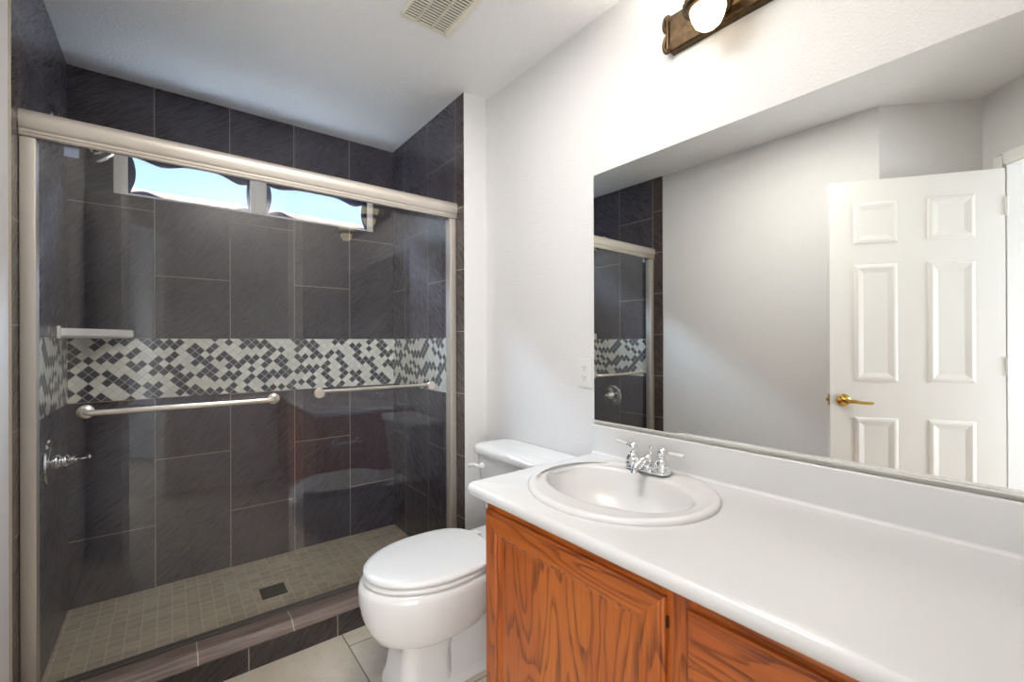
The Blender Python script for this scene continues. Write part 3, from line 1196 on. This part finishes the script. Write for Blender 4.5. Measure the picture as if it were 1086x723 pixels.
# countertop with a bull-nosed edge, rounded corner and sink cut-out
ct = on_vanity_wall('vanity_countertop', CEND, 'long white solid-surface vanity countertop with backsplash', 'countertop')
CD = 0.603
S_CY, S_CD, S_AY, S_AD = 0.830, 0.290, 0.272, 0.253
def CYl(y): return y - CEND
y_end = VR - 0.001 - CEND
R = 0.028
def outline(off):
    pts = [(-0.001, y_end), (-CD + off, y_end)]
    for i in range(9):
        a = PI / 2 * i / 8
        pts.append((-CD + off + (R - off) * (1 - math.cos(a)) if False else (-CD + R) - (R - off) * math.cos(a), -R + (R - off) * math.sin(a)))
    pts.append((-0.001, -off))
    return pts
mb = MB()
prof = []
hz = 0.017
for i in range(11):
    a = -PI / 2 + PI * i / 10
    prof.append((0.013 - 0.013 * math.cos(a), CZ - hz + hz * math.sin(a)))
rings = [[(x, y, z) for x, y in outline(off)] for off, z in prof]
mb.ring_loft(rings, cap0=False, cap1=False)
# top face with an oval hole
NS = 64
hole = [(-(S_CD + (S_AD - 0.02) * math.sin(2 * PI * i / NS)), CYl(S_CY) + (S_AY - 0.02) * math.cos(2 * PI * i / NS)) for i in range(NS)]
bmv = mb.bm
for (off, z) in (prof[0], prof[-1]):
    ov = [bmv.verts.new((x, y, z)) for x, y in outline(off)]
    hv = [bmv.verts.new((x, y, z)) for x, y in hole]
    oe = [bmv.edges.new((ov[i], ov[(i + 1) % len(ov)])) for i in range(len(ov))]
    he = [bmv.edges.new((hv[i], hv[(i + 1) % NS])) for i in range(NS)]
    bmesh.ops.triangle_fill(bmv, use_beauty=True, use_dissolve=False, edges=oe + he)
mb.ring_loft([[(x, y, prof[0][1]) for x, y in hole], [(x, y, prof[-1][1]) for x, y in hole]], cap0=False, cap1=False)
mb.build('counter_slab', M['solid_top'], ct, angle=40)
mb = MB()
mb.box(-0.021, -0.001, y_end, 0.004, CZ - 0.002, 0.8755, 0.004, 3)
# small cove where the splash meets the top
mb.extrude_profile([(-0.020, CZ + 0.010), (-0.0225, CZ + 0.004), (-0.030, CZ + 0.0004), (-0.018, CZ + 0.0004)], y_end + 0.002, -0.002, 'XZ')
mb.build('backsplash', M['solid_top'], ct, angle=40)

# sink
sk = on_vanity_wall('sink_basin', S_CY, 'white oval drop-in sink with a faucet deck, set in the vanity counter', 'sink')
I_CY, I_CD, I_AY, I_AD = 0.852 - S_CY, 0.280, 0.231, 0.160
def oval(t, z, k=1.0, grow=0.0, n=64):
    """t=0 outer rim, t=1 inner basin edge, k scales the basin"""
    cy = (1 - t) * 0 + t * I_CY
    cd = (1 - t) * S_CD + t * I_CD
    ay = ((1 - t) * S_AY + t * I_AY) * k + grow
    ad = ((1 - t) * S_AD + t * I_AD) * k + grow
    return [(-(cd + ad * math.sin(2 * PI * i / n)), cy + ay * math.cos(2 * PI * i / n), z) for i in range(n)]
mb = MB()
mb.ring_loft([oval(0, CZ - 0.010, 1, -0.024), oval(0, CZ + 0.0005, 1, -0.02), oval(0, CZ + 0.0005), oval(0, CZ + 0.007, 1, 0.0005), oval(0, CZ + 0.012, 1, -0.005), oval(0, CZ + 0.0135, 1, -0.013), oval(0, CZ + 0.012, 1, -0.022),
              oval(0.45, CZ + 0.008), oval(0.80, CZ + 0.004), oval(0.94, CZ + 0.001), oval(1.0, CZ - 0.006), oval(1, CZ - 0.020, 0.975), oval(1, CZ - 0.055, 0.90), oval(1, CZ - 0.095, 0.74), oval(1, CZ - 0.122, 0.50), oval(1, CZ - 0.133, 0.24), oval(1, CZ - 0.136, 0.09)],
             cap0=False, cap1=True)
mb.build('basin', M['sink'], sk, angle=70)
mb = MB()
mb.lathe([(0.024, 0.0), (0.025, 0.003), (0.019, 0.004), (0.017, 0.001), (0.015, 0.005), (0.0005, 0.007)], (-I_CD, I_CY, CZ - 0.1358), (0, 0, 1), 28)
mb.build('sink_drain', M['chrome'], sk)

# faucet
FY, FDd = 0.868, 0.094
fa = on_vanity_wall('sink_faucet', FY, 'chrome two-handle faucet with white porcelain levers behind the sink', 'faucet')
FZ = CZ + 0.0095
mb = MB()
n = 40
def stad(hl, r, z):
    pts = []
    for i in range(n):
        a = 2 * PI * i / n
        pts.append((-FDd + r * math.cos(a), math.copysign(hl, math.sin(a)) * (1 if abs(math.sin(a)) > 1e-6 else 0) + r * math.sin(a), z))
    return pts
mb.ring_loft([stad(0.052, 0.027, FZ), stad(0.052, 0.028, FZ + 0.004), stad(0.052, 0.025, FZ + 0.010), stad(0.052, 0.018, FZ + 0.013)])
mb.build('base_plate', M['chrome'], fa, angle=60)
mb = MB()
mb.lathe([(0.017, 0.008), (0.018, 0.02), (0.017, 0.035), (0.012, 0.046), (0.0005, 0.050)], (-FDd, 0, FZ), (0, 0, 1), 24)
mb.tube([(-FDd, 0, FZ + 0.026), (-FDd - 0.018, 0, FZ + 0.033), (-FDd - 0.036, 0, FZ + 0.031), (-FDd - 0.054, 0, FZ + 0.022), (-FDd - 0.066, 0, FZ + 0.010), (-FDd - 0.070, 0, FZ + 0.001)],
        [0.016, 0.0155, 0.014, 0.0125, 0.0115, 0.011], 18)
mb.build('spout', M['chrome'], fa, angle=60)
mb = MB()
mb.lathe([(0.0025, 0.0), (0.0025, 0.05), (0.006, 0.052), (0.0075, 0.057), (0.006, 0.063), (0.0005, 0.065)], (-FDd + 0.022, 0, FZ + 0.01), (0, 0, 1), 16)
mb.build('lift_rod', M['chrome'], fa)
for s, dirv in ((1, Vector((0.12, 1.0, 0.10))), (-1, Vector((-0.05, -1.0, 0.04)))):
    mb = MB()
    y = s * 0.0545
    mb.lathe([(0.0255, 0.008), (0.026, 0.012), (0.0245, 0.017), (0.022, 0.020), (0.023, 0.024), (0.021, 0.034), (0.015, 0.043), (0.009, 0.049), (0.0075, 0.054), (0.0095, 0.057), (0.0135, 0.062), (0.0145, 0.068), (0.012, 0.075), (0.006, 0.079), (0.0005, 0.080)],
             (-FDd, y, FZ), (0, 0, 1), 28)
    dn = dirv.normalized()
    c0 = Vector((-FDd, y, FZ + 0.067))
    mb.tube([c0, c0 + dn * 0.014, c0 + dn * 0.024], [0.009, 0.0075, 0.007], 14)
    hd = mb.build('handle', M['chrome'], fa, angle=60)
    mb = MB()
    mb.tube([c0 + dn * 0.022, c0 + dn * 0.030, c0 + dn * 0.060, c0 + dn * 0.072, c0 + dn * 0.077], [0.0055, 0.0058, 0.0068, 0.0068, 0.004], 14)
    lv = mb.build('lever', M['porcelain'], hd)
    lv['label'] = 'white porcelain lever'

# toilet paper holder on the end of the vanity
tp = thing('toilet_paper_holder', (0.90, VL + 0.001, 0.56), VROT, 'empty toilet paper holder on the oak vanity end facing the toilet', 'toilet paper holder')
for s in (-1, 1):
    mb = MB()
    mb.lathe([(0.020, 0.0), (0.020, 0.004), (0.012, 0.010), (0.008, 0.014), (0.008, 0.045), (0.012, 0.050), (0.012, 0.060), (0.0005, 0.062)], (s * 0.07, 0, 0), (0, 1, 0), 24)
    mb.build('post', M['chrome'], tp)
mb = MB()
mb.lathe([(0.006, -0.064), (0.010, -0.058), (0.010, 0.0), (0.0115, 0.001), (0.0115, 0.058), (0.006, 0.064)], (0, 0.052, 0), (1, 0, 0), 20)
mb.build('roller', M['chrome'], tp)

# ------------------------------------------------------------ mirror
MY1, MZ0, MZ1 = 1.165, 0.8866, 1.8345
mir = on_vanity_wall('wall_mirror', MY1, 'large frameless wall mirror above the vanity backsplash', 'mirror')
yl = VR + 0.02 - MY1
mb = MB()
mb.box(-0.006, -0.001, yl, 0, MZ0, MZ1, mi=1)
mb.quad((-0.00605, yl, MZ0), (-0.00605, 0, MZ0), (-0.00605, 0, MZ1), (-0.00605, yl, MZ1), mi=0)
mb.build('mirror_glass', [M['mirror'], M['mirror_edge']], mir, smooth=False)
mb = MB()
mb.box(-0.009, -0.001, yl, -0.002, MZ0 - 0.009, MZ0 - 0.0005, 0.001)
mb.box(-0.009, -0.0065, yl, -0.002, MZ0 - 0.009, MZ0 + 0.004, 0.0008)
mb.build('bottom_channel', M['channel'], mir)

# outlet
ot = on_vanity_wall('wall_outlet', 1.2157, 'white duplex electrical outlet left of the mirror', 'outlet')
oz = 1.068
mb = MB()
mb.box(-0.006, -0.0005, -0.0345, 0.0345, oz - 0.057, oz + 0.057, 0.003, 3)
mb.build('cover_plate', M['plastic_white'], ot)
for dz in (0.0195, -0.0195):
    mb = MB()
    mb.ring_loft([[(x, 0.0165 * math.copysign(abs(math.cos(a)) ** 0.7, math.cos(a)), oz + dz + 0.0145 * math.copysign(abs(math.sin(a)) ** 0.7, math.sin(a))) for a in [2 * PI * i / 24 for i in range(24)]] for x in (-0.006, -0.0082)])
    rc = mb.build('receptacle', M['plastic_white'], ot)
    mb = MB()
    for yy, hh in ((0.0065, 0.004), (-0.0065, 0.0035)):
        mb.box(-0.0086, -0.0080, yy - 0.001, yy + 0.001, oz + dz + 0.002 - hh + .002, oz + dz + 0.002 + hh + .002)
    mb.box(-0.0086, -0.0080, -0.0022, 0.0022, oz + dz - 0.009, oz + dz - 0.0045, 0.001)
    mb.build('slot', M['plastic_dark'], rc, smooth=False)
mb = MB()
mb.lathe([(0.003, 0), (0.0025, 0.001)], (-0.006, 0, oz), (-1, 0, 0), 12)
mb.build('screw', M['plastic_white'], ot)

# ------------------------------------------------------------ vanity light
LT = on_vanity_wall('vanity_light', 0.84, 'antique bronze two-shade vanity light bar above the mirror', 'wall light')
def LY(y): return y - 0.84
LZ0, LZ1 = 2.128, 2.250
yA, yB2 = 0.825, -0.085
mb = MB()
pr = [(-0.001, LZ0), (-0.022, LZ0 + 0.002), (-0.026, LZ0 + 0.006), (-0.032, LZ0 + 0.030), (-0.032, LZ1 - 0.030), (-0.026, LZ1 - 0.006), (-0.022, LZ1 - 0.002), (-0.001, LZ1)]
mb.extrude_profile(pr, LY(yA), LY(yB2), 'XZ')
mb.build('back_plate', M['bronze'], LT, smooth=False)
zm = (LZ0 + LZ1) / 2
for ye, s in ((yA, 1), (yB2, -1)):
    mb = MB()
    for k in (-1, 1):
        pts = []
        for i in range(22):
            a = i / 21 * 1.55 * PI
            r = 0.030 - 0.017 * i / 21
            pts.append((-0.028, LY(ye) + s * (0.004 + r * math.sin(a) * 0.55), zm + k * (0.004 + 0.034 - r * math.cos(a))))
        mb.tube(pts, [0.008 - 0.003 * i / 21 for i in range(22)], 10)
        mb.lathe([(0.0005, -0.009), (0.007, -0.006), (0.0095, 0), (0.007, 0.006), (0.0005, 0.009)], (-0.028, LY(ye) + s * 0.010, zm + k * 0.052), (1, 0, 0), 16)
    mb.box(-0.040, -0.004, LY(ye) - 0.004 if s > 0 else LY(ye) - 0.006, LY(ye) + 0.006 if s > 0 else LY(ye) + 0.004, LZ0 + 0.006, LZ1 - 0.006, 0.004)
    mb.build('scroll_end', M['bronze'], LT)
LD = 0.100
for yl_ in (0.658, 0.070):
    y = LY(yl_)
    mb = MB()
    mb.tube([(-0.030, y, zm + 0.004), (-0.040, y, zm - 0.010), (-0.042, y, zm - 0.034)], [0.012, 0.010, 0.010], 12)
    # decorated band around the shade
    zb = 2.150
    mb.lathe([(0.051, zb - 0.013), (0.058, zb - 0.013), (0.0655, zb - 0.006), (0.0655, zb + 0.010), (0.062, zb + 0.015), (0.056, zb + 0.015), (0.051, zb - 0.013)], (-LD, y, 0), (0, 0, 1), 40)
    for i in range(28):
        a = 2 * PI * i / 28
        p = Vector((-LD + 0.0655 * math.cos(a), y + 0.0655 * math.sin(a), zb + 0.002))
        t = Vector((-math.sin(a), math.cos(a), 0)) * 0.004
        mb.tube([p - t + Vector((0, 0, -0.007)), p + t + Vector((0, 0, 0.008))], 0.0022, 6)
    arm = mb.build('arm', M['bronze'], LT)
    mb = MB()
    mb.lathe([(0.010, 2.083), (0.024, 2.087), (0.036, 2.098), (0.044, 2.115), (0.049, 2.136), (0.0515, 2.150), (0.056, 2.163), (0.062, 2.186), (0.069, 2.206), (0.073, 2.214), (0.070, 2.2145), (0.059, 2.190), (0.053, 2.165), (0.047, 2.140), (0.040, 2.115), (0.02, 2.096)], (-LD, y, 0), (0, 0, 1), 48)
    bl = bpy.data.lights.new('bulb', 'SPOT')
    bl.energy = BULB_WATTS
    bl.spot_size = math.radians(165)
    bl.spot_blend = 0.5
    bl.shadow_soft_size = 0.03
    bl.color = (1.0, 0.93, 0.84)
    bo = bpy.data.objects.new('bulb', bl)
    COL.objects.link(bo)
    bo.parent = LT
    bo.location = (-LD, y, 2.185)
    bo.rotation_euler = (PI, 0, 0)
    sh = mb.build('shade', M['shade'], LT, angle=70)
    sh['label'] = 'lit frosted glass shade'

# ------------------------------------------------------------ ceiling vent
cv = thing('ceiling_vent', (0.795, 1.445, ZC), 0, 'cream louvred exhaust vent grille in the ceiling', 'vent')
hx, hy_ = 0.100, 0.135
mb = MB()
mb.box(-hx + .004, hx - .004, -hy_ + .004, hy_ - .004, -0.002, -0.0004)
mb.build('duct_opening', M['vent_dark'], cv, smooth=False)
mb = MB()
f = 0.008
mb.box(-hx, hx, hy_ - f, hy_, -0.014, -0.0004, 0.002)
mb.box(-hx, hx, -hy_, -hy_ + f, -0.014, -0.0004, 0.002)
mb.box(-hx, -hx + f, -hy_, hy_, -0.014, -0.0004, 0.002)
mb.box(hx - f - 0.012, hx + 0.004, -hy_, hy_, -0.014, -0.0004, 0.002)
n = 18
for i in range(n):
    y = -hy_ + f + (i + 0.5) * (2 * hy_ - 2 * f) / n
    mb.box(-hx + f, hx - f, y - 0.0026, y + 0.0026, -0.0135, -0.0095)
for x in (-0.037, 0.027):
    mb.box(x - 0.0025, x + 0.0025, -hy_ + f, hy_ - f, -0.0135, -0.003)
mb.build('grille', M['vent'], cv, smooth=False)

# ------------------------------------------------------------ outside
nh = thing('neighbour_house', (2.0, 9.0, -2.6), 0, 'house beyond the window with a pale barrel tile roof', 'house')
mb = MB()
rx0, rx1 = -6.0, 6.0
zr = 3.50 + 2.6
nx = 240
for sgn in (-1, 1):
    g = []
    for j in range(2):
        row = []
        for i in range(nx + 1):
            x = rx0 + (rx1 - rx0) * i / nx
            bumpz = 0.035 * abs(math.sin(PI * (x / 0.15)))
            row.append((x, sgn * 3.0 * j, zr - 1.05 * j + bumpz))
        g.append(row)
    mb.ring_loft(g, closed=False)
mb.build('roof', M['roof'], nh, smooth=False)
mb = MB()
for i in range(30):
    x = rx0 + 0.4 * i
    mb.tube([(x, 0, zr + 0.01), (x + 0.36, 0, zr + 0.01), (x + 0.42, 0, zr + 0.035)], [0.10, 0.085, 0.085], 12)
mb.build('ridge_cap', M['roof'], nh, smooth=True)
mb = MB()
mb.box(rx0 + 0.3, rx1 - 0.3, -2.7, 2.7, 0, zr - 1.0)
mb.build('house_wall', M['stucco'], nh, smooth=False)
mb = MB()
mb.box(-12, 16, YB + 0.2, 20, -2.7, -2.6)
struct(mb.build('ground', M['ground'], smooth=False), 'gravel ground outside below the window', 'ground')
